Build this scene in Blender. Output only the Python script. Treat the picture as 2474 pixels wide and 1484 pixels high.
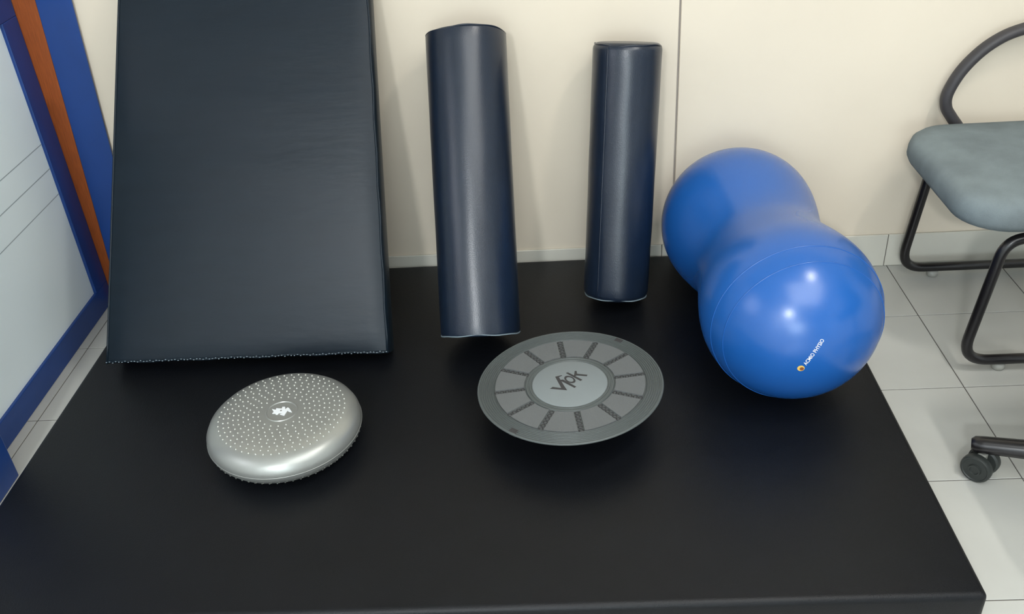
import bpy, bmesh, math, random
from mathutils import Vector, Matrix
random.seed(7)
for o in list(bpy.data.objects): bpy.data.objects.remove(o)
SC = bpy.context.scene
COL = SC.collection
# ------------------------------------------------------------------ camera
F_PX, YAW, PITCH, ROLL = 2258.98, -0.0549, 0.5674, -0.0706
CAM = Vector((-0.9392, -2.3119, 1.3846))
def cam_axes():
    cy, sy, cp, sp = math.cos(YAW), math.sin(YAW), math.cos(PITCH), math.sin(PITCH)
    f = Vector((sy*cp, cy*cp, -sp)); r = Vector((cy, -sy, 0)); u = r.cross(f)
    cr, sr = math.cos(ROLL), math.sin(ROLL)
    return r*cr+u*sr, u*cr-r*sr, f
RT, UP, FW = cam_axes()
cd = bpy.data.cameras.new('camera'); cam = bpy.data.objects.new('camera', cd); COL.objects.link(cam)
cd.sensor_fit = 'HORIZONTAL'; cd.sensor_width = 36; cd.lens = F_PX/2474*36; cd.clip_start = .02
cam.matrix_world = Matrix(((RT.x, UP.x, -FW.x, CAM.x), (RT.y, UP.y, -FW.y, CAM.y), (RT.z, UP.z, -FW.z, CAM.z), (0, 0, 0, 1)))
SC.camera = cam
def ray(px, py): return RT*((px-1237)/F_PX) - UP*((py-742)/F_PX) + FW
def on_plane(px, py, P, n):                       # photo pixel -> point on a known surface
    d = ray(px, py); return CAM + d*((Vector(P)-CAM).dot(n)/d.dot(n))
# ------------------------------------------------------------------ world, exposure, lamps
w = bpy.data.worlds.new('world'); SC.world = w; w.use_nodes = True
w.node_tree.nodes['Background'].inputs[0].default_value = (.75, .85, 1, 1)
w.node_tree.nodes['Background'].inputs[1].default_value = .3
SC.view_settings.view_transform = 'Standard'; SC.view_settings.look = 'None'
SC.view_settings.exposure = -0.27; SC.view_settings.gamma = 1; SC.view_settings.use_curve_mapping = False
CEIL = 3.05
def area(name, loc, sx, sy, power, col, rz=0):
    l = bpy.data.lights.new(name, 'AREA'); l.shape = 'RECTANGLE'; l.size = sx; l.size_y = sy
    l.energy = power; l.color = col
    o = bpy.data.objects.new(name, l); COL.objects.link(o); o.location = loc; o.rotation_euler = (0, 0, rz); return o
LAMPS = [((.30, -1.42), .065, .40, 25, (1, .97, .92)), ((-1.9, -5.5), .34, .34, 205, (.95, .98, 1)), ((.0, -2.9), 2.4, 2.2, 78, (.96, .985, 1))]
for (lx, ly), sx, sy, pw, c in LAMPS:
    area('lamp_light', (lx, ly, CEIL-.085), sx, sy, pw, c)
# ------------------------------------------------------------------ materials
def mat(name, col, rough=.5, spec=.5, bump=0, bscale=200, var=0, vscale=6, metal=0, coat=0, stretch=None, col2=None, emit=0):
    m = bpy.data.materials.new(name); m.use_nodes = True
    nt = m.node_tree; b = nt.nodes['Principled BSDF']
    c = (*col, 1)
    b.inputs['Base Color'].default_value = c; b.inputs['Roughness'].default_value = rough
    b.inputs['Specular IOR Level'].default_value = spec; b.inputs['Metallic'].default_value = metal
    b.inputs['Coat Weight'].default_value = coat; b.inputs['Coat Roughness'].default_value = .15
    if emit: b.inputs['Emission Color'].default_value = c; b.inputs['Emission Strength'].default_value = emit
    tc = nt.nodes.new('ShaderNodeTexCoord'); mp = nt.nodes.new('ShaderNodeMapping')
    nt.links.new(tc.outputs['Object'], mp.inputs[0])
    if stretch: mp.inputs['Scale'].default_value = stretch
    if var:
        n = nt.nodes.new('ShaderNodeTexNoise'); n.inputs['Scale'].default_value = vscale; n.inputs['Detail'].default_value = 5
        r = nt.nodes.new('ShaderNodeMapRange'); r.inputs[1].default_value = .3; r.inputs[2].default_value = .7
        nt.links.new(n.outputs[0], r.inputs[0])
        mx = nt.nodes.new('ShaderNodeMix'); mx.data_type = 'RGBA'
        d = col2 or tuple(v*(1-var) for v in col)
        mx.inputs[6].default_value = c; mx.inputs[7].default_value = (*d, 1)
        nt.links.new(mp.outputs[0], n.inputs[0]); nt.links.new(r.outputs[0], mx.inputs[0]); nt.links.new(mx.outputs[2], b.inputs['Base Color'])
    if bump:
        n2 = nt.nodes.new('ShaderNodeTexNoise'); n2.inputs['Scale'].default_value = bscale; n2.inputs['Detail'].default_value = 4
        bp = nt.nodes.new('ShaderNodeBump'); bp.inputs['Strength'].default_value = bump; bp.inputs['Distance'].default_value = .002
        nt.links.new(mp.outputs[0], n2.inputs[0]); nt.links.new(n2.outputs[0], bp.inputs['Height']); nt.links.new(bp.outputs[0], b.inputs['Normal'])
    return m
M = {
 'wall': mat('cream_paint', (.75, .665, .54), .55, .3, .05, 90, .06, 2.2),
 'side': mat('pale_paint', (.66, .69, .71), .7),
 'wallgap': mat('dark_gap', (.30, .27, .24), .8),
 'skirt': mat('skirting_tile', (.66, .64, .56), .35, .4, 0, 1, .06, 5),
 'tile': mat('cream_floor_tile', (.50, .50, .465), .28, .45, 0, 1, .06, 7),
 'grout': mat('grout', (.10, .09, .08), .9),
 'white': mat('white_paint', (.8, .8, .78), .7),
 'mat': mat('black_leatherette', (.0035, .0043, .0060), .42, .27, .25, 450, .2, 12),
 'navy': mat('navy_leatherette', (.007, .014, .029), .30, .6, .12, 420, .15, 14),
 'slab': mat('navy_leatherette_slab', (.006, .0125, .020), .38, .24, .22, 16, .15, 9, stretch=(1, 1, 4)),
 'thread': mat('pale_thread', (.16, .21, .24), .6),
 'ball': mat('blue_rubber', (.011, .10, .38), .26, .65, .03, 120, .06, 5),
 'yellow': mat('yellow_print', (.75, .5, .12), .5), 'brownp': mat('brown_print', (.25, .08, .03), .5), 'whitep': mat('white_print', (.75, .78, .8), .5),
 'silver': mat('silver_vinyl', (.36, .37, .35), .36, .6, .05, 300, .06, 10, metal=.55),
 'stud': mat('silver_vinyl_stud', (.42, .43, .39), .32, .6, metal=.4),
 'wob': mat('charcoal_plastic', (.085, .097, .095), .45, .4, .1, 500),
 'pad': mat('grey_grip', (.135, .143, .143), .7, .3, .6, 900),
 'disc': mat('grey_disc', (.20, .225, .23), .5, .35),
 'print': mat('dark_print', (.035, .034, .035), .6),
 'blackp': mat('black_plastic', (.012, .012, .013), .4, .4),
 'steel': mat('black_steel', (.008, .007, .008), .28, .5),
 'arm': mat('armrest_plastic', (.045, .042, .045), .5, .4),
 'fabric': mat('grey_fabric', (.21, .25, .26), .95, .1, .7, 700, .22, 14, col2=(.165, .195, .205)),
 'glide': mat('grey_glide', (.3, .3, .27), .5),
 'boardwhite': mat('white_laminate', (.84, .93, .96), .3, .5),
 'rule': mat('grey_rule', (.36, .42, .45), .5),
 'bluep': mat('blue_paint', (.012, .055, .24), .35, .45, .08, 60, .15, 8),
 'wood': mat('brown_wood', (.36, .085, .015), .5, .4, .15, 60, .35, 30, stretch=(12, 12, .8)),
 'castor': mat('castor_plastic', (.028, .032, .03), .45, .4),
 'pane': mat('daylit_pane', (.9, .92, 1), .4, emit=3),
 'pane2': mat('bright_daylit_pane', (.82, .95, 1), .4, emit=8),
 'lamp': mat('lamp_diffuser', (1, .97, .9), .5, emit=.4),
}
# ------------------------------------------------------------------ helpers
def obj(name, bm, m, parent=None, smooth=False, mw=None):
    me = bpy.data.meshes.new(name); bm.normal_update(); bm.to_mesh(me); bm.free()
    if smooth:
        for p in me.polygons: p.use_smooth = True
    me.materials.append(M[m])
    o = bpy.data.objects.new(name, me); COL.objects.link(o)
    if parent: o.parent = parent
    if mw is not None: o.matrix_local = mw
    return o
def thing(name, label, cat, mw=None, group=None):
    o = bpy.data.objects.new(name, None); COL.objects.link(o); o.empty_display_size = .05
    if mw is not None: o.matrix_world = mw
    o['label'] = label; o['category'] = cat
    if group: o['group'] = group
    return o
def struct(o, label=None, cat=None):
    o['kind'] = 'structure'
    if label: o['label'] = label
    if cat: o['category'] = cat
    return o
def box(bm, a, b, bevel=0, seg=2):
    r = bmesh.ops.create_cube(bm, size=1)
    vs = r['verts']
    for v in vs:
        v.co = Vector([(a[i]+b[i])/2 + v.co[i]*(b[i]-a[i]) for i in range(3)])
    if bevel:
        es = list({e for v in vs for e in v.link_edges})
        bmesh.ops.bevel(bm, geom=es, offset=bevel, segments=seg, profile=.5, affect='EDGES')
    return bm
def lathe(bm, prof, n=64, closed=False):
    rings = []
    for r, z in prof:
        if r < 1e-6: rings.append([bm.verts.new((0, 0, z))])
        else: rings.append([bm.verts.new((r*math.cos(2*math.pi*i/n), r*math.sin(2*math.pi*i/n), z)) for i in range(n)])
    for a, b in zip(rings, rings[1:]):
        for i in range(n):
            j = (i+1) % n
            if len(a) == 1 and len(b) == 1: continue
            if len(a) == 1: bm.faces.new((a[0], b[j], b[i]))
            elif len(b) == 1: bm.faces.new((a[i], a[j], b[0]))
            else: bm.faces.new((a[i], a[j], b[j], b[i]))
    bmesh.ops.recalc_face_normals(bm, faces=bm.faces)
    return bm
def fillet(pts, rad, n=8):
    pts = [Vector(p) for p in pts]; out = [pts[0]]
    for i in range(1, len(pts)-1):
        p, a, b = pts[i], (pts[i-1]-pts[i]), (pts[i+1]-pts[i])
        r = rad[i] if isinstance(rad, (list, tuple)) else rad
        la, lb = a.length, b.length; a.normalize(); b.normalize()
        ang = a.angle(b); t = min(r/math.tan(ang/2), la*.49, lb*.49)
        s, e = p+a*t, p+b*t
        for k in range(n+1):
            u = k/n; out.append(s*(1-u)**2 + p*2*u*(1-u) + e*u*u)
    out.append(pts[-1]); return out
def spline(P, n=6):
    P = [Vector(p) for p in P]; out = []
    for i in range(len(P)-1):
        a, b, c, d = P[max(i-1, 0)], P[i], P[i+1], P[min(i+2, len(P)-1)]
        for k in range(n):
            t = k/n; out.append(.5*(2*b+(c-a)*t+(2*a-5*b+4*c-d)*t*t+(3*b-a-3*c+d)*t**3))
    return out+[P[-1]]
def tube(bm, pts, r, n=14, sx=1, sy=1, ref=(0, 1, 0), closed=False):
    pts = [Vector(p) for p in pts]; rings = []
    N = len(pts)
    for i, p in enumerate(pts):
        if closed: t = pts[(i+1) % N]-pts[i-1]
        else: t = pts[min(i+1, N-1)]-pts[max(i-1, 0)]
        t.normalize(); u = Vector(ref); u = (u-t*u.dot(t)).normalized(); v = t.cross(u)
        rr = r[i] if isinstance(r, (list, tuple)) else r
        rings.append([bm.verts.new(p+u*(math.cos(2*math.pi*k/n)*rr*sx)+v*(math.sin(2*math.pi*k/n)*rr*sy)) for k in range(n)])
    pairs = list(zip(rings, rings[1:])) + ([(rings[-1], rings[0])] if closed else [])
    for a, b in pairs:
        for k in range(n):
            j = (k+1) % n; bm.faces.new((a[k], a[j], b[j], b[k]))
    if not closed:
        bm.faces.new(rings[0]); bm.faces.new(rings[-1])
    bmesh.ops.recalc_face_normals(bm, faces=bm.faces); return bm
def ring(bm, r, z, tr, n=64, k=6):
    return tube(bm, [(r*math.cos(2*math.pi*i/n), r*math.sin(2*math.pi*i/n), z) for i in range(n)], tr, k, ref=(0, 0, 1), closed=True)
def poly(bm, pts, z0, z1):
    a = [bm.verts.new((x, y, z0)) for x, y in pts]; b = [bm.verts.new((x, y, z1)) for x, y in pts]
    bm.faces.new(b); bm.faces.new(a[::-1])
    for i in range(len(pts)):
        j = (i+1) % len(pts); bm.faces.new((a[i], a[j], b[j], b[i]))
    bmesh.ops.recalc_face_normals(bm, faces=bm.faces)
    bmesh.ops.triangulate(bm, faces=[f for f in bm.faces if len(f.verts) > 4]); return bm
def smooth_by_angle(o, deg=35):
    me = o.data
    for p in me.polygons: p.use_smooth = True
    try: me.set_sharp_from_angle(angle=math.radians(deg))
    except Exception: pass
    return o
NB = bmesh.new
# ------------------------------------------------------------------ the room
T = .305; JY = .2624
XL, XR, YF = -3.0, 2.6, -6.4
base = struct(obj('floor', box(NB(), (XL, YF, -.06), (XR, .1, -.0015)), 'grout'), 'cream square tiled floor with thin dark joints', 'floor')
xs = [0 - .31514*k for k in range(0, 11)][::-1]
xs = [x for x in xs if x > XL] + [T*k for k in range(1, 9)]
xs = [XL] + xs + [XR]
ys = [0.0, -JY] + [-JY-T*k for k in range(1, 9)]
tile_cache = {}
g = .0013
for i in range(len(xs)-1):
    for j in range(len(ys)-1):
        a, b, c, d = xs[i]+g, xs[i+1]-g, ys[j+1]+g, ys[j]-g
        key = (round(b-a, 3), round(d-c, 3))
        if key not in tile_cache:
            t = obj('tile', box(NB(), (-(b-a)/2, -(d-c)/2, -.004), ((b-a)/2, (d-c)/2, 0), .0006, 1), 'tile', base)
            tile_cache[key] = t.data
        else:
            t = bpy.data.objects.new('tile', tile_cache[key]); COL.objects.link(t); t.parent = base
        t.location = ((a+b)/2, (c+d)/2, 0)
# beyond the nearest rows: the same tiles as one part
bm = NB(); y = ys[-1]
while y > YF:
    for i in range(len(xs)-1): box(bm, (xs[i]+g, max(y-T, YF)+g, -.004), (xs[i+1]-g, y-g, 0))
    y -= T
far = obj('tile_field', bm, 'tile', base); far['kind'] = 'stuff'
wb = struct(obj('wall_back', box(NB(), (XL-.1, .006, -.05), (XR+.1, .1, CEIL)), 'wallgap'), 'cream painted partition wall behind the mat', 'wall')
obj('wall_panel', box(NB(), (XL, 0, 0), (-.6085, .012, CEIL), .0015, 1), 'wall', wb)
obj('wall_panel', box(NB(), (-.6035, .0012, 0), (XR, .012, CEIL), .0015, 1), 'wall', wb)
struct(obj('wall_left', box(NB(), (XL-.1, YF, -.05), (XL, .1, CEIL)), 'side'), 'plain pale side wall left of the blue frame', 'wall')
struct(obj('wall_right', box(NB(), (XR, YF, -.05), (XR+.1, .1, CEIL)), 'side'), 'plain pale side wall beyond the chairs', 'wall')
struct(obj('wall_front', box(NB(), (XL-.1, YF-.1, -.05), (XR+.1, YF, CEIL)), 'side'), 'plain pale wall behind the camera', 'wall')
struct(obj('ceiling', box(NB(), (XL-.1, YF-.1, CEIL), (XR+.1, .1, CEIL+.1)), 'white'), 'plain white ceiling with lamps', 'ceiling')
sk = struct(obj('baseboard_back', box(NB(), (XL, -.0035, .0003), (XR, -.0003, .097)), 'grout'), 'low tiled skirting along the cream wall', 'baseboard')
sx = [XL, -2.51, -1.88, -1.26, -.634, -.009, .61, 1.23, 1.85, XR]
for a, b in zip(sx, sx[1:]):
    obj('skirting_tile', box(NB(), (a+.001, -.0065, .0006), (b-.001, -.0006, .099), .0012, 1), 'skirt', sk)
w1 = struct(obj('window_1', box(NB(), (XL+.0005, -2.15, 1.0), (XL+.02, -1.25, 1.9)), 'pane'), 'frosted daylit window in the left side wall', 'window')
for a_, b_ in (((-2.2, .95), (-1.2, 1.0)), ((-2.2, 1.9), (-1.2, 1.95)), ((-2.2, 1.0), (-2.15, 1.9)), ((-1.25, 1.0), (-1.2, 1.9)), ((-1.72, 1.0), (-1.68, 1.9))):
    obj('window_frame', box(NB(), (XL+.0005, a_[0], a_[1]), (XL+.04, b_[0], b_[1]), .003, 1), 'white', w1)
w2 = struct(obj('window_2', box(NB(), (-1.75, YF+.0005, .75), (-.15, YF+.02, 1.95)), 'pane2'), 'daylit window in the wall behind the camera', 'window')
for a_, b_ in (((-1.8, .7), (-.1, .75)), ((-1.8, 1.95), (-.1, 2.0)), ((-1.8, .75), (-1.75, 1.95)), ((-.15, .75), (-.1, 1.95)), ((-.97, .75), (-.93, 1.95))):
    obj('window_frame', box(NB(), (a_[0], YF+.0005, a_[1]), (b_[0], YF+.04, b_[1]), .003, 1), 'white', w2)
# ------------------------------------------------------------------ ceiling lamps
LL = ['narrow ceiling lamp nearest the cream wall', 'small square ceiling lamp farthest from the cream wall', 'widest square ceiling lamp over the middle of the room']
for ((lx, ly), sx_, sy_, pw, c), lab in zip(LAMPS, LL):
    t = thing('ceiling_lamp', lab, 'lamp', Matrix.Translation((lx, ly, CEIL)), 'ceiling lamps')
    obj('housing', box(NB(), (-sx_/2-.03, -sy_/2-.03, -.05), (sx_/2+.03, sy_/2+.03, -.0005), .006), 'white', t)
    obj('diffuser', box(NB(), (-sx_/2, -sy_/2, -.075), (sx_/2, sy_/2, -.05), .006), 'lamp', t)
# ------------------------------------------------------------------ big floor mat
MZ = .068
bm = box(NB(), (-.942, -.6085, 0), (.942, .6085, MZ))
bmesh.ops.bevel(bm, geom=list(bm.edges), offset=.013, segments=5, profile=.5, affect='EDGES')
mt = thing('exercise_mat', 'large thick black leatherette exercise mat lying on the tiles', 'mat', Matrix.Translation((-1.163, -.6165, 0)))
smooth_by_angle(obj('cover', bm, 'mat', mt), 50)
# ------------------------------------------------------------------ leaning slab cushion
AL = math.radians(26); th0, th1 = .078, .05
yb = -.417; Ls = .951
u = Vector((0, math.sin(AL), math.cos(AL))); nn = Vector((0, -math.cos(AL), math.sin(AL)))
mw = Matrix(((1, nn.x, u.x, 0), (0, nn.y, u.y, yb), (0, nn.z, u.z, MZ+.0015), (0, 0, 0, 1)))   # local x, y = out of the front face, z = up the slab
# local frame is left-handed with (x, n, u); flip x via (-x) is avoided by building meshes and recalculating normals
SLM = Matrix(((1, -nn.x, u.x, -1.68), (0, -nn.y, u.y, yb), (0, -nn.z, u.z, MZ+.0015), (0, 0, 0, 1)))
slab = thing('slab_cushion', 'wide navy leatherette slab cushion leaning on the wall beside the blue frame', 'cushion', SLM)
lx0, lx1, rx0, rx1 = -2.037+1.68, -1.926+1.68, -1.343+1.68, -1.342+1.68
def slab_pt(s, v, f):      # s 0..1 across, v 0..1 up, f 0 back..1 front
    xl = lx0+(lx1-lx0)*v; xr = rx0+(rx1-rx0)*v; t = th0+(th1-th0)*v
    return Vector((xl+(xr-xl)*s, -t*f, Ls*v))
bm = NB(); gx, gv = 14, 18
def grid(fn, na, nb):
    vs = [[bm.verts.new(fn(i/na, j/nb)) for j in range(nb+1)] for i in range(na+1)]
    for i in range(na):
        for j in range(nb): bm.faces.new((vs[i][j], vs[i+1][j], vs[i+1][j+1], vs[i][j+1]))
def puff(s, v): return .007*math.sin(math.pi*s)**.5*math.sin(math.pi*min(1, max(0, v)))**.5
def fr(s, v):
    p = slab_pt(s, v, 1); p.y -= puff(s, v)+.0012*math.sin(v*40+3*s)*math.sin(math.pi*s)*math.sin(math.pi*min(1, max(0, v))); return p
grid(fr, gx, gv); grid(lambda s, v: slab_pt(s, v, 0), gx, gv)
grid(lambda f, v: slab_pt(0, v, f), 4, gv); grid(lambda f, v: slab_pt(1, v, f)+Vector((.004*math.sin(math.pi*f), 0, 0)), 4, gv)
grid(lambda s, f: slab_pt(s, 0, f), gx, 4); grid(lambda s, f: slab_pt(s, 1, f), gx, 4)
bmesh.ops.remove_doubles(bm, verts=bm.verts, dist=.0005); bmesh.ops.recalc_face_normals(bm, faces=bm.faces)
sharp = [e for e in bm.edges if len(e.link_faces) == 2 and e.calc_face_angle() > .8]
bmesh.ops.bevel(bm, geom=sharp, offset=.007, segments=3, profile=.5, affect='EDGES')
smooth_by_angle(obj('cover', bm, 'slab', slab), 60)
def edge_line(fn, n=24, lift=.001): return [fn(i/n) for i in range(n+1)]
sm = obj('bottom_piping', tube(NB(), [slab_pt(i/24, .004, 1)+Vector((0, .001, .002*math.sin(i*1.3))) for i in range(25)], .0032, 8, ref=(0, 0, 1)), 'slab', slab, True)
obj('side_piping', tube(NB(), [slab_pt(1, i/24, 1)+Vector((-.003+.0012*math.sin(i*1.7), .001, 0)) for i in range(25)], .003, 8, ref=(1, 0, 0)), 'slab', slab, True)
obj('side_piping', tube(NB(), [slab_pt(0, i/24, 1)+Vector((.003, .001, 0)) for i in range(25)], .003, 8, ref=(1, 0, 0)), 'slab', slab, True)
bm = NB()
for i in range(90):
    p = slab_pt((i+.5)/90, .004, 1); z_ = .0016*math.sin(i*2.4); box(bm, p+Vector((-.0022, -.0038, -.0009+z_)), p+Vector((.0008, -.0022, .0009+z_)))
st = obj('stitching', bm, 'thread', slab); st['kind'] = 'stuff'; st['label'] = 'row of pale stitches along the bottom edge'
# ------------------------------------------------------------------ bolster rolls
def frame_from(cb, ct, xref=(1, 0, 0)):
    z = (Vector(ct)-Vector(cb)).normalized(); x = Vector(xref); x = (x-z*x.dot(z)).normalized(); y = z.cross(x)
    return Matrix(((x.x, y.x, z.x, cb[0]), (x.y, y.y, z.y, cb[1]), (x.z, y.z, z.z, cb[2]), (0, 0, 0, 1)))
def roll(name, label, cb, ct, rb, rt, rnd, seam_ang, crease):
    cb, ct = Vector(cb), Vector(ct); L = (ct-cb).length
    t = thing(name, label, 'bolster', frame_from(cb, ct), 'bolster rolls')
    prof = [(0, .001), (rb*.6, 0), (rb-rnd, 0)]
    for k in range(1, 5): a = k/4*math.pi/2; prof.append((rb-rnd+rnd*math.sin(a), rnd-rnd*math.cos(a)))
    for k in range(1, 30): z = rnd+(L-2*rnd)*k/30; prof.append((rb+(rt-rb)*z/L, z))
    for k in range(0, 5): a = k/4*math.pi/2; prof.append((rt-rnd+rnd*math.cos(a), L-rnd+rnd*math.sin(a)))
    prof += [(rt*.6, L), (0, L-.001)]
    bm = lathe(NB(), prof, 96)
    for v in bm.verts:
        th = math.atan2(v.co.y, v.co.x); k = 1+crease*(math.sin(3*th+v.co.z*9)*.5+math.sin(7*th-v.co.z*23)*.3+math.sin(2*th+v.co.z*41)*.3)
        v.co.x *= k; v.co.y *= k
    smooth_by_angle(obj('cover', bm, 'navy', t), 50)
    for z, rr in ((rnd*.35, rb), (L-rnd*.35, rt)):
        bm = ring(NB(), rr-rnd*.25, z, .0018, 96, 6)
        for v in bm.verts:
            th = math.atan2(v.co.y, v.co.x); v.co.z += .002*math.sin(3*th+z*7)+.001*math.sin(7*th)
        o = obj('end_piping', bm, 'navy' if z > .1 else 'thread', t, True)
        if z < .1: o['label'] = 'pale seam round the lower end'
    if seam_ang is not None:
        a = math.radians(seam_ang); d = Vector((math.cos(a), math.sin(a), 0))
        pts = [d*((rb+(rt-rb)*k/30)*(1.0015))+Vector((0, 0, rnd*.6+(L-rnd*1.2)*k/30)) for k in range(31)]
        o = obj('side_seam', tube(NB(), pts, .0016, 6, ref=tuple(d)), 'navy', t, True)
    return t
roll('bolster_roll', 'longer, thicker navy leatherette bolster roll leaning steeply on the wall beside the slab cushion', (-1.122, -.4435, .1185), (-1.126, -.0855, .740), .0963, .0963, .006, None, .004)
roll('bolster_roll', 'shorter, slimmer navy leatherette bolster roll leaning on the wall near the blue peanut ball', (-.782, -.246, .0908), (-.740, -.0845, .700), .0825, .083, .016, -128, .007)
# ------------------------------------------------------------------ peanut ball
RB = .191
A_, B_ = Vector((-.471, -.2035, MZ+RB)), Vector((-.435, -.606, MZ+RB))
D = (B_-A_).length; mid = (A_+B_)/2
PB = frame_from(mid, B_, (1, 0, 0)); PB = Matrix(PB); zc = D/2
WAIST = .159
def peanut_r(z):
    z = abs(z)
    if z >= zc: return math.sqrt(max(0, RB*RB-(z-zc)**2))
    t = z/zc
    s = t*t*(3-2*t)
    return WAIST+(RB-WAIST)*s
prof = []
N1 = 26
for k in range(N1+1): a = math.pi/2*k/N1; prof.append((RB*math.sin(a), -zc-RB*math.cos(a)))
for k in range(1, 40): z = -zc+2*zc*k/40; prof.append((peanut_r(z), z))
for k in range(N1+1): a = math.pi/2*(1-k/N1); prof.append((RB*math.sin(a), zc+RB*math.cos(a)))
prof[0] = (0, prof[0][1]); prof[-1] = (0, prof[-1][1])
ball = thing('peanut_ball', 'shiny blue inflated peanut exercise ball against the wall', 'exercise ball', PB)
obj('shell', lathe(NB(), prof, 128), 'ball', ball, True)
for z in (zc+.0495, zc+.0885):
    o = obj('ridge', ring(NB(), peanut_r(z)-.0002, z, .0014, 128, 6), 'ball', ball, True)
# printed lettering on the near lobe
PBi = PB.inverted()
def on_sphere(px, py, c, r):
    d = ray(px, py).normalized(); oc = CAM-c; b = oc.dot(d); q = b*b-(oc.dot(oc)-r*r)
    return CAM+d*(-b-math.sqrt(q))
p0, p1 = on_sphere(1944, 881, B_, RB), on_sphere(1988, 820, B_, RB)
def sphere_text(body, p0, p1, name, m, parent, inv, c, r, lift=.0004):
    cu = bpy.data.curves.new('t', 'FONT'); cu.body = body; cu.size = 1; cu.resolution_u = 3; cu.offset = .012
    to = bpy.data.objects.new('t', cu); COL.objects.link(to)
    bpy.context.view_layer.update()
    me = bpy.data.meshes.new_from_object(to.evaluated_get(bpy.context.evaluated_depsgraph_get()))
    bpy.data.objects.remove(to)
    bm = NB(); bm.from_mesh(me); bpy.data.meshes.remove(me)
    bmesh.ops.subdivide_edges(bm, edges=[e for e in bm.edges if e.calc_length() > .3], cuts=2)
    x0, x1 = min(v.co.x for v in bm.verts), max(v.co.x for v in bm.verts)
    ex = (p1-p0); ln = ex.length; ex.normalize(); n = ((p0+p1)/2-c).normalized(); ey = n.cross(ex)
    s = ln/(x1-x0)
    for v in bm.verts:
        q = p0+ex*((v.co.x-x0)*s)+ey*((v.co.y-.33)*s*1.25); v.co = inv @ (c+(q-c).normalized()*(r+lift))
    bmesh.ops.triangulate(bm, faces=bm.faces)
    return obj(name, bm, m, parent)
sphere_text('ACMIO PHYSIO', p0, p1, 'lettering', 'whitep', ball, PBi, B_, RB)
def sphere_disc(px, py, rad, name, m, lift, dx=0):
    q = on_sphere(px, py, B_, RB); n = (q-B_).normalized(); a = n.orthogonal().normalized(); b = n.cross(a)
    bm = NB(); vs = [bm.verts.new(PBi @ (B_+(q+a*(rad*math.cos(k*.3927))+b*(rad*math.sin(k*.3927))-B_).normalized()*(RB+lift))) for k in range(16)]
    bm.faces.new(vs); return obj(name, bm, m, ball)
sphere_disc(1935, 890, .0072, 'print_ring', 'yellow', .0004); sphere_disc(1937, 891, .0042, 'print_dot', 'brownp', .0007)
# ------------------------------------------------------------------ balance cushion
CC = Vector((-1.529, -.766, MZ)); CT = Matrix.Translation(CC) @ Matrix.Rotation(math.radians(2.0), 4, 'Y')
cush = thing('balance_cushion', 'round silver grey inflated balance cushion covered in small studs', 'balance cushion', Matrix.Translation(CC+Vector((0, 0, .003))))
KZ = 1.3
cp = [(0, .002), (.06, .002), (.11, .004), (.135, .009), (.152, .018), (.161, .027), (.1645, .036), (.163, .045), (.157, .054), (.146, .0615), (.132, .0655), (.11, .067), (.07, .0675), (.0345, .0678), (.0335, .0690), (.0315, .0690), (.0305, .0678), (.0, .068)]
cp = [(r, z*KZ) for r, z in cp]
smooth_by_angle(obj('body', lathe(NB(), cp, 96), 'silver', cush), 40)
obj('equator_seam', ring(NB(), .1642, .036*KZ, .0009, 96, 6), 'silver', cush, True)
def studs(zfn, flip, rmin, name):
    bm = NB(); ga = math.pi*(3-math.sqrt(5))
    for rr in [rmin+.0105*k for k in range(9)]:
        n = int(2*math.pi*rr/.0158)
        for k in range(n):
            a = 2*math.pi*(k+.5*(int(rr*1000) % 2))/n; x, y, z = rr*math.cos(a), rr*math.sin(a), zfn(rr)
            s = -1 if flip else 1
            top = bm.verts.new((x, y, z+s*.0024))
            r1 = [bm.verts.new((x+.0019*math.cos(q), y+.0019*math.sin(q), z+s*.0015)) for q in [i*math.pi/3 for i in range(6)]]
            r0 = [bm.verts.new((x+.0026*math.cos(q), y+.0026*math.sin(q), z-s*.0008)) for q in [i*math.pi/3 for i in range(6)]]
            for i in range(6):
                j = (i+1) % 6; bm.faces.new((r1[i], r1[j], top)); bm.faces.new((r0[i], r0[j], r1[j], r1[i]))
    bmesh.ops.recalc_face_normals(bm, faces=bm.faces)
    o = obj(name, bm, 'stud', cush, True); o['kind'] = 'stuff'; return o
def ctop(r):
    pr = [(0, .068), (.07, .0675), (.11, .067), (.132, .0655), (.146, .0615)]
    for (a, za), (b, zb) in zip(pr, pr[1:]):
        if r <= b: return KZ*(za+(zb-za)*(r-a)/(b-a))
    return .06*KZ
def cbot(r):
    pr = [(0, .002), (.06, .002), (.11, .004), (.135, .009), (.152, .018), (.161, .027)]
    for (a, za), (b, zb) in zip(pr, pr[1:]):
        if r <= b: return KZ*(za+(zb-za)*(r-a)/(b-a))
    return .027*KZ
studs(ctop, False, .049, 'studs'); studs(cbot, True, .075, 'underside_studs')
logo = [(380,700),(575,745),(605,660),(880,680),(910,590),(1045,590),(1055,715),(1180,620),(1250,650),(1395,855),(1240,830),(1170,775),(1000,1030),(770,970),(870,935),(910,895),(850,905),(730,905),(690,970),(590,985),(540,930),(390,925),(470,840)]
ctopP = CC+Vector((0, 0, .003+.068*KZ))
cl = on_plane(681, 977.5, ctopP, Vector((0, 0, 1)))
pl = []
for x, y in logo:
    q = on_plane(640+x*.04717, 940+y*.04717, ctopP, Vector((0, 0, 1))); pl.append((q.x-cl.x, q.y-cl.y))
obj('emblem', poly(NB(), pl[::-1], .0676*KZ, .0680*KZ+.0008), 'whitep', cush)['label'] = 'white star-like emblem in the centre'
q = on_plane(640+840*.04717, 940+785*.04717, ctopP, Vector((0, 0, 1)))-cl
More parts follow.
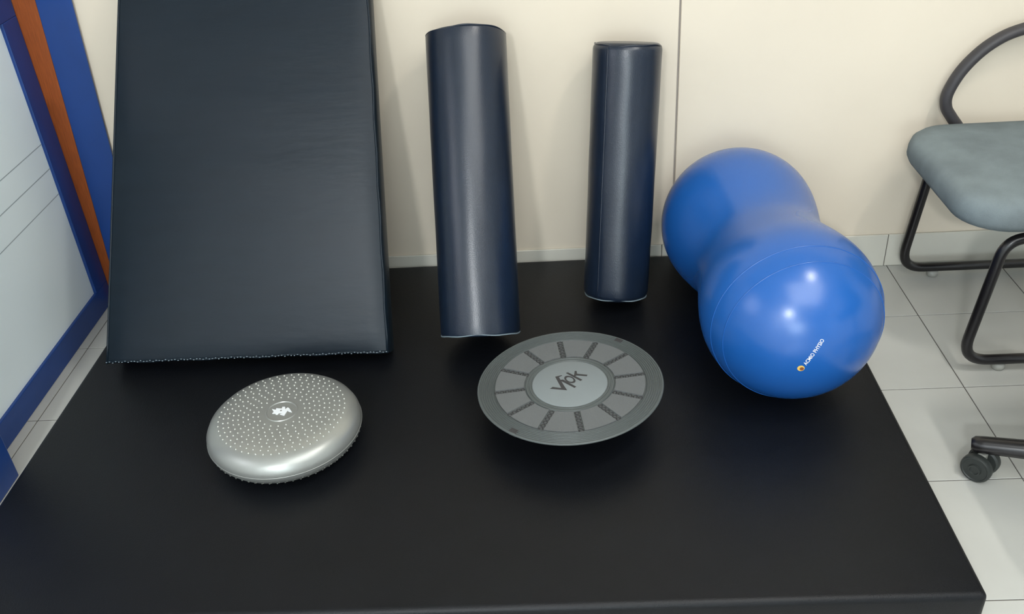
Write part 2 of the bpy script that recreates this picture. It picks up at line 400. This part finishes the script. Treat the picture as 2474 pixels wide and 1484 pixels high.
obj('emblem_dot', poly(NB(), [(q.x+.0022*math.cos(k*.785), q.y+.0022*math.sin(k*.785)) for k in range(8)], .0680*KZ, .0680*KZ+.0011), 'silver', cush)
# ------------------------------------------------------------------ wobble board
WC = Vector((-.915, -.705, .159)); WN = Vector((-.031, .007, 1)).normalized()
wx = Vector((1, 0, 0)); wx = (wx-WN*wx.dot(WN)).normalized(); wy = WN.cross(wx)
WM = Matrix(((wx.x, wy.x, WN.x, WC.x), (wx.y, wy.y, WN.y, WC.y), (wx.z, wy.z, WN.z, WC.z), (0, 0, 0, 1)))
wob = thing('wobble_board', 'round dark grey wobble board with ring of grip pads', 'wobble board', WM)
def wl(px, py):
    q = on_plane(px, py, WC, WN)-WC; return q.dot(wx), q.dot(wy)
pr = [(0, -.016), (.175, -.016), (.186, -.014), (.196, -.007), (.2, -.0035), (.2, -.0015), (.1985, 0)]
r = .196
while r > .168: pr += [(r, 0), (r-.0006, -.002), (r-.0024, -.002), (r-.0036, 0)]; r -= .0046
pr += [(.1645, 0), (.163, -.0025), (.096, -.0025), (.0945, 0), (.091, 0), (.0902, -.0015), (.0875, -.0015), (.0868, 0), (.084, 0), (.083, -.0015), (0, -.0015)]
smooth_by_angle(obj('deck', lathe(NB(), pr, 128), 'wob', wob), 25)
bm = lathe(NB(), [(.0, 0.0005), (.078, .0005), (.0805, -.0004), (.081, -.0014)], 96)
dk = smooth_by_angle(obj('centre_disc', bm, 'disc', wob), 30); dk['label'] = 'pale grey disc in the middle'
sa = [math.atan2(*wl(1100+x*.24263, 760+y*.24263)[::-1]) for x, y in ((1040, 360), (1590, 440), (1720, 800), (1215, 1050), (890, 1040), (550, 760))]
off = sum(((a % (math.pi/6))+0) for a in sa)/len(sa)
offs = sorted(a % (math.pi/6) for a in sa); off = offs[len(offs)//2]
pad_me = None
for k in range(12):
    if pad_me is None:
        bm = NB(); pts = []
        h0, h1 = math.radians(15)-.0068/.097, math.radians(15)-.0068/.162
        pts += [(.0985*math.cos(h0*(-1+2*i/6)), .0985*math.sin(h0*(-1+2*i/6))) for i in range(7)]
        pts += [(.161*math.cos(h1*(1-2*i/8)), .161*math.sin(h1*(1-2*i/8))) for i in range(9)]
        o = obj('grip_pad', poly(bm, pts, -.0026, .0004), 'pad', wob); pad_me = o.data
    else:
        o = bpy.data.objects.new('grip_pad', pad_me); COL.objects.link(o); o.parent = wob
    o.rotation_euler = (0, 0, off+math.radians(15+30*k))
    a = off+math.radians(30*k)
for k in range(12):
    a = off+math.radians(30*k); bm = NB()
    for i in range(6):
        rr = .102+i*.0113; vs = []
        tube(bm, [(rr+.0040*math.cos(q*math.pi/4), .0044*math.sin(q*math.pi/4), -.0019) for q in range(8)], .0013, 5, ref=(0, 0, 1), closed=True)
    o = obj('spoke_beads', bm, 'print', wob); o.rotation_euler = (0, 0, a)
for px, py in ((1497, 820), (1238, 1043)):
    x, y = wl(px, py); a = math.atan2(y, x); R_ = math.hypot(x, y)
    bm = NB(); box(bm, (-.006, -.009, -.01), (.006, .009, .0006), .001, 1)
    o = obj('notch', bm, 'print', wob); o.matrix_local = Matrix.Rotation(a, 4, 'Z') @ Matrix.Translation((min(R_, .19), 0, 0))
def wpoly(crop): return [wl(1290+x*.08085, 870+y*.08085) for x, y in crop]
LET = [[(480,868),(560,815),(820,850),(635,510),(830,463),(840,475),(745,520),(900,780),(992,912)],
       [(780,605),(870,595),(1262,805),(1215,842),(860,660),(785,628)],
       [(955,400),(1015,378),(1447,600),(1390,632)],
       [(1220,335),(1278,340),(1288,420),(1600,452),(1580,492),(1275,470),(1225,500),(1195,480)]]
for i, pp in enumerate(LET):
    pts = wpoly(pp); ar = sum(a[0]*b[1]-b[0]*a[1] for a, b in zip(pts, pts[1:]+pts[:1]))
    obj('letter_stroke', poly(NB(), pts if ar > 0 else pts[::-1], .0004, .0009), 'print', dk)
bm = NB(); ca, sa_ = math.cos(.35), math.sin(.35); ins, outs = [], []
for k in range(24):
    c, s = math.cos(k*math.pi/12), math.sin(k*math.pi/12)
    for (rx, ry, lst) in ((178, 98, outs), (112, 62, ins)):
        x, y = rx*c, ry*s; lst.append((1075+x*ca-y*sa_, 592+x*sa_+y*ca))
oo = [bm.verts.new((*p, .0009)) for p in wpoly(outs)]; ii = [bm.verts.new((*p, .0009)) for p in wpoly(ins)]
for k in range(24): bm.faces.new((oo[k], oo[(k+1) % 24], ii[(k+1) % 24], ii[k]))
bmesh.ops.recalc_face_normals(bm, faces=bm.faces)
for f in bm.faces:
    if f.normal.z < 0: f.normal_flip()
obj('letter_stroke', bm, 'print', dk)
hb = WC.z-MZ-.001
smooth_by_angle(obj('rocker_base', lathe(NB(), [(.105, -.016), (.1, -.024), (.09, -.045), (.065, -.07), (.035, -.085), (0, -hb+.001)], 48), 'blackp', wob), 40)
# ------------------------------------------------------------------ blue framed white board at the left
BX = -2.23
brd = thing('framed_board', 'white ruled board in a blue painted frame standing at the left', 'board', Matrix.Translation((BX, -.4, 0)))
def bpart(name, a, b, m, bev=.002, par=None): return obj(name, box(NB(), (a[0]-BX, a[1]+.4, a[2]), (b[0]-BX, b[1]+.4, b[2]), bev), m, par or brd)
bpart('bottom_rail', (-2.27, -.76, 0.0005), (-2.23, -.0145, .068), 'bluep')
bpart('top_rail', (-2.27, -.76, .826), (-2.23, -.0145, .93), 'bluep')
bpart('stile', (-2.27, -.088, .068), (-2.23, -.0145, .826), 'bluep')
bpart('post', (-2.30, -.87, .0005), (-2.159, -.762, .93), 'bluep', .003)
face = bpart('white_panel', (-2.262, -.765, .06), (-2.238, -.083, .832), 'boardwhite', .001)
for z in (.519, .4515, .379):
    bpart('ruled_line', (-2.2381, -.762, z-.0012), (-2.2375, -.088, z+.0012), 'rule', 0, face)
# blue plank panel with brown edging against the wall
tl = math.radians(-2.6)
PM = Matrix.Translation((-2.258, -.013, .001)) @ Matrix.Rotation(-tl, 4, 'Y')
pk = thing('plank_panel', 'tall blue painted panel with brown wooden edge standing behind the slab cushion', 'panel', PM)
obj('wood_edge', box(NB(), (-.012, 0, .002), (.046, .0055, 1.15), .001), 'wood', pk)
obj('blue_face', box(NB(), (.046, .001, .003), (.135, .0055, 1.15), .001), 'bluep', pk)
# ------------------------------------------------------------------ visitor chair at the right
vc = thing('visitor_chair', 'grey fabric visitor chair on black tubular sled legs at the wall', 'chair', Matrix.Translation((.2, -.29, 0)))
def ch(p): return Vector(p)-Vector((.2, -.29, 0))
def rnd_box(name, a, b, rc, h0, m, parent, puffz=.012):
    # cushion: rounded-rectangle plan, soft edges
    bm = NB(); n = 8; cx, cy_ = (a[0]+b[0])/2, (a[1]+b[1])/2
    def outline(ins):
        out = []
        for (sx_, sy_, a0) in ((1, 1, 0), (-1, 1, 90), (-1, -1, 180), (1, -1, 270)):
            X = (b[0] if sx_ > 0 else a[0])-sx_*rc; Y = (b[1] if sy_ > 0 else a[1])-sy_*rc
            for k in range(n+1):
                q = math.radians(a0+90*k/n); rr = max(rc-ins, .002); out.append((X+rr*math.cos(q), Y+rr*math.sin(q)))
        return out
    lay = [(.03, a[2]), (.008, a[2]+.006), (0, a[2]+.022), (.001, b[2]-.03), (.006, b[2]-.015), (.018, b[2]-.005), (.045, b[2]), (rc-.003, b[2]+puffz*.6)]
    R_ = [[bm.verts.new((*ch((x, y, z))[:2], z)) for x, y in outline(i)] for i, z in lay]
    for p, q in zip(R_, R_[1:]):
        for k in range(len(p)): j = (k+1) % len(p); bm.faces.new((p[k], p[j], q[j], q[k]))
    bm.faces.new(R_[0]); bm.faces.new(R_[-1])
    bmesh.ops.recalc_face_normals(bm, faces=bm.faces)
    return smooth_by_angle(obj(name, bm, m, parent), 60)
rnd_box('seat', (-.062, -.545, .382), (.42, -.066, .455), .11, 0, 'fabric', vc)
rnd_box('seat_shell', (.06, -.47, .366), (.40, -.14, .392), .08, 0, 'blackp', vc, 0)
for y, nm in ((-.073, 'far'), (-.505, 'near')):
    pts = fillet([ch(q) for q in ((.50, y, .352), (.045, y, .355), (.008, y, .03), (.56, y, .03))], [0, .055, .06, 0], 10)
    leg = obj('sled_leg', tube(NB(), pts, .0125, 16), 'steel', vc, True)
    for gx_ in (.103, .5):
        obj('glide', lathe(NB(), [(0, 0), (.013, 0), (.015, .004), (.015, .017), (0, .017)], 20), 'glide', leg, True, Matrix.Translation(ch((gx_, y+.006, .0005))))
obj('cross_bar', tube(NB(), [ch((.16, -.505, .352)), ch((.16, -.073, .352))], .011, 12, ref=(0, 0, 1)), 'steel', vc, True)
obj('cross_bar', tube(NB(), [ch((.36, -.505, .352)), ch((.36, -.073, .352))], .011, 12, ref=(0, 0, 1)), 'steel', vc, True)
obj('rear_bar', tube(NB(), [ch((.555, -.505, .03)), ch((.555, -.073, .03))], .0125, 12, ref=(0, 0, 1)), 'steel', vc, True)
for y in (-.043, -.568):
    dx = 0 if y > -.3 else .035
    pts = spline([ch((q[0]+dx, y, q[1])) for q in ((.47, .66), (.33, .684), (.21, .668), (.14, .636), (.087, .58), (.060, .52), (.061, .482), (.080, .452), (.105, .42), (.14, .365))])
    pts[0] += Vector((.03, (-.07 if y > -.3 else .07), -.01)); pts[1] += Vector((.015, (-.045 if y > -.3 else .045), -.005)); pts[2].y += -.02 if y > -.3 else .02; pts[3].y += -.008 if y > -.3 else .008
    obj('armrest', tube(NB(), pts, .0155, 16, sx=1.15, sy=.9), 'arm', vc, True)
bm = NB()
bk = rnd_box('backrest', (-.20, -.025, 0), (.20, .025, .05), .024, 0, 'fabric', vc, 0); bpy.data.objects.remove(bk)
box(bm, (.455, -.52, .50), (.515, -.07, .92), .026, 4)
for v in bm.verts: v.co = ch(v.co)+Vector((.12*(v.co.z-.5), 0, 0)); 
smooth_by_angle(obj('backrest', bm, 'fabric', vc), 60)
for y in (-.40, -.19):
    obj('back_support', tube(NB(), fillet([ch((.34, y, .36)), ch((.515, y, .36)), ch((.545, y, .70))], .05), .011, 10), 'steel', vc, True)
# ------------------------------------------------------------------ swivel chair (only one castor arm is in view)
E0 = Vector((-.105, -.848, .077)); dirv = Vector((.0925, -.040, 0)).normalized()
HUB = Vector((E0.x, E0.y, 0))+dirv*.30
sw = thing('swivel_chair', 'black swivel office chair with castor on a star base at the right edge', 'chair', Matrix.Translation(HUB))
a0 = math.atan2(-dirv.y, -dirv.x)
for k in range(5):
    a = a0+2*math.pi*k/5; d = Vector((math.cos(a), math.sin(a), 0))
    pts = [d*.03+Vector((0, 0, .115)), d*.12+Vector((0, 0, .102)), d*.2+Vector((0, 0, .09)), d*.28+Vector((0, 0, .0785)), d*.296+Vector((0, 0, .0765)), d*.303+Vector((0, 0, .0755))]
    am = obj('base_arm', tube(NB(), pts, [.024, .021, .0195, .0178, .0165, .011], 8, sx=1.0, sy=1.02, ref=(0, 0, 1)), 'steel', sw)
    smooth_by_angle(am, 50)
    ax = Vector((-.72, -.69, 0)).normalized() if k == 0 else Matrix.Rotation(k*1.9, 3, 'Z') @ Vector((-.72, -.69, 0)).normalized()
    tr = Vector((ax.y, -ax.x, 0))
    cpos = d*.283+tr*(-.006)
    fork = obj('castor_hood', box(NB(), (-.011, -.008, .028), (.011, .008, .0605), .004), 'glide', am, False, Matrix.Translation(cpos) @ Matrix.Rotation(math.atan2(ax.y, ax.x), 4, 'Z'))
    for s in (1, -1):
        bm = lathe(NB(), [(0, .0035), (.008, .0035), (.009, .006), (.012, .006), (.013, .0015), (.024, .0015), (.0255, .003), (.0285, .003), (.0305, 0), (.031, -.004), (.0305, -.012), (.027, -.0155), (0, -.0155)], 32)
        z = ax*s; x = Vector((0, 0, 1)); y = z.cross(x)
        W_ = Matrix(((x.x, y.x, z.x, 0), (x.y, y.y, z.y, 0), (x.z, y.z, z.z, 0), (0, 0, 0, 1)))
        smooth_by_angle(obj('castor_wheel', bm, 'castor', am, False, Matrix.Translation(cpos+ax*(s*.024)+Vector((0, 0, .0312))) @ W_), 35)
smooth_by_angle(obj('column', lathe(NB(), [(0, .06), (.035, .06), (.042, .075), (.042, .13), (.026, .15), (.026, .30), (.016, .305), (.016, .42), (0, .42)], 32), 'steel', sw), 30)
bm = NB(); box(bm, (-.22, -.22, .42), (.22, .22, .50), .038, 4); smooth_by_angle(obj('seat', bm, 'fabric', sw), 60)
bm = NB(); box(bm, (.20, -.20, .60), (.25, .20, 1.0), .022, 4); smooth_by_angle(obj('backrest', bm, 'fabric', sw), 60)
obj('back_support', tube(NB(), fillet([(.05, 0, .41), (.27, 0, .41), (.262, 0, .75)], .06), .014, 10), 'steel', sw, True)
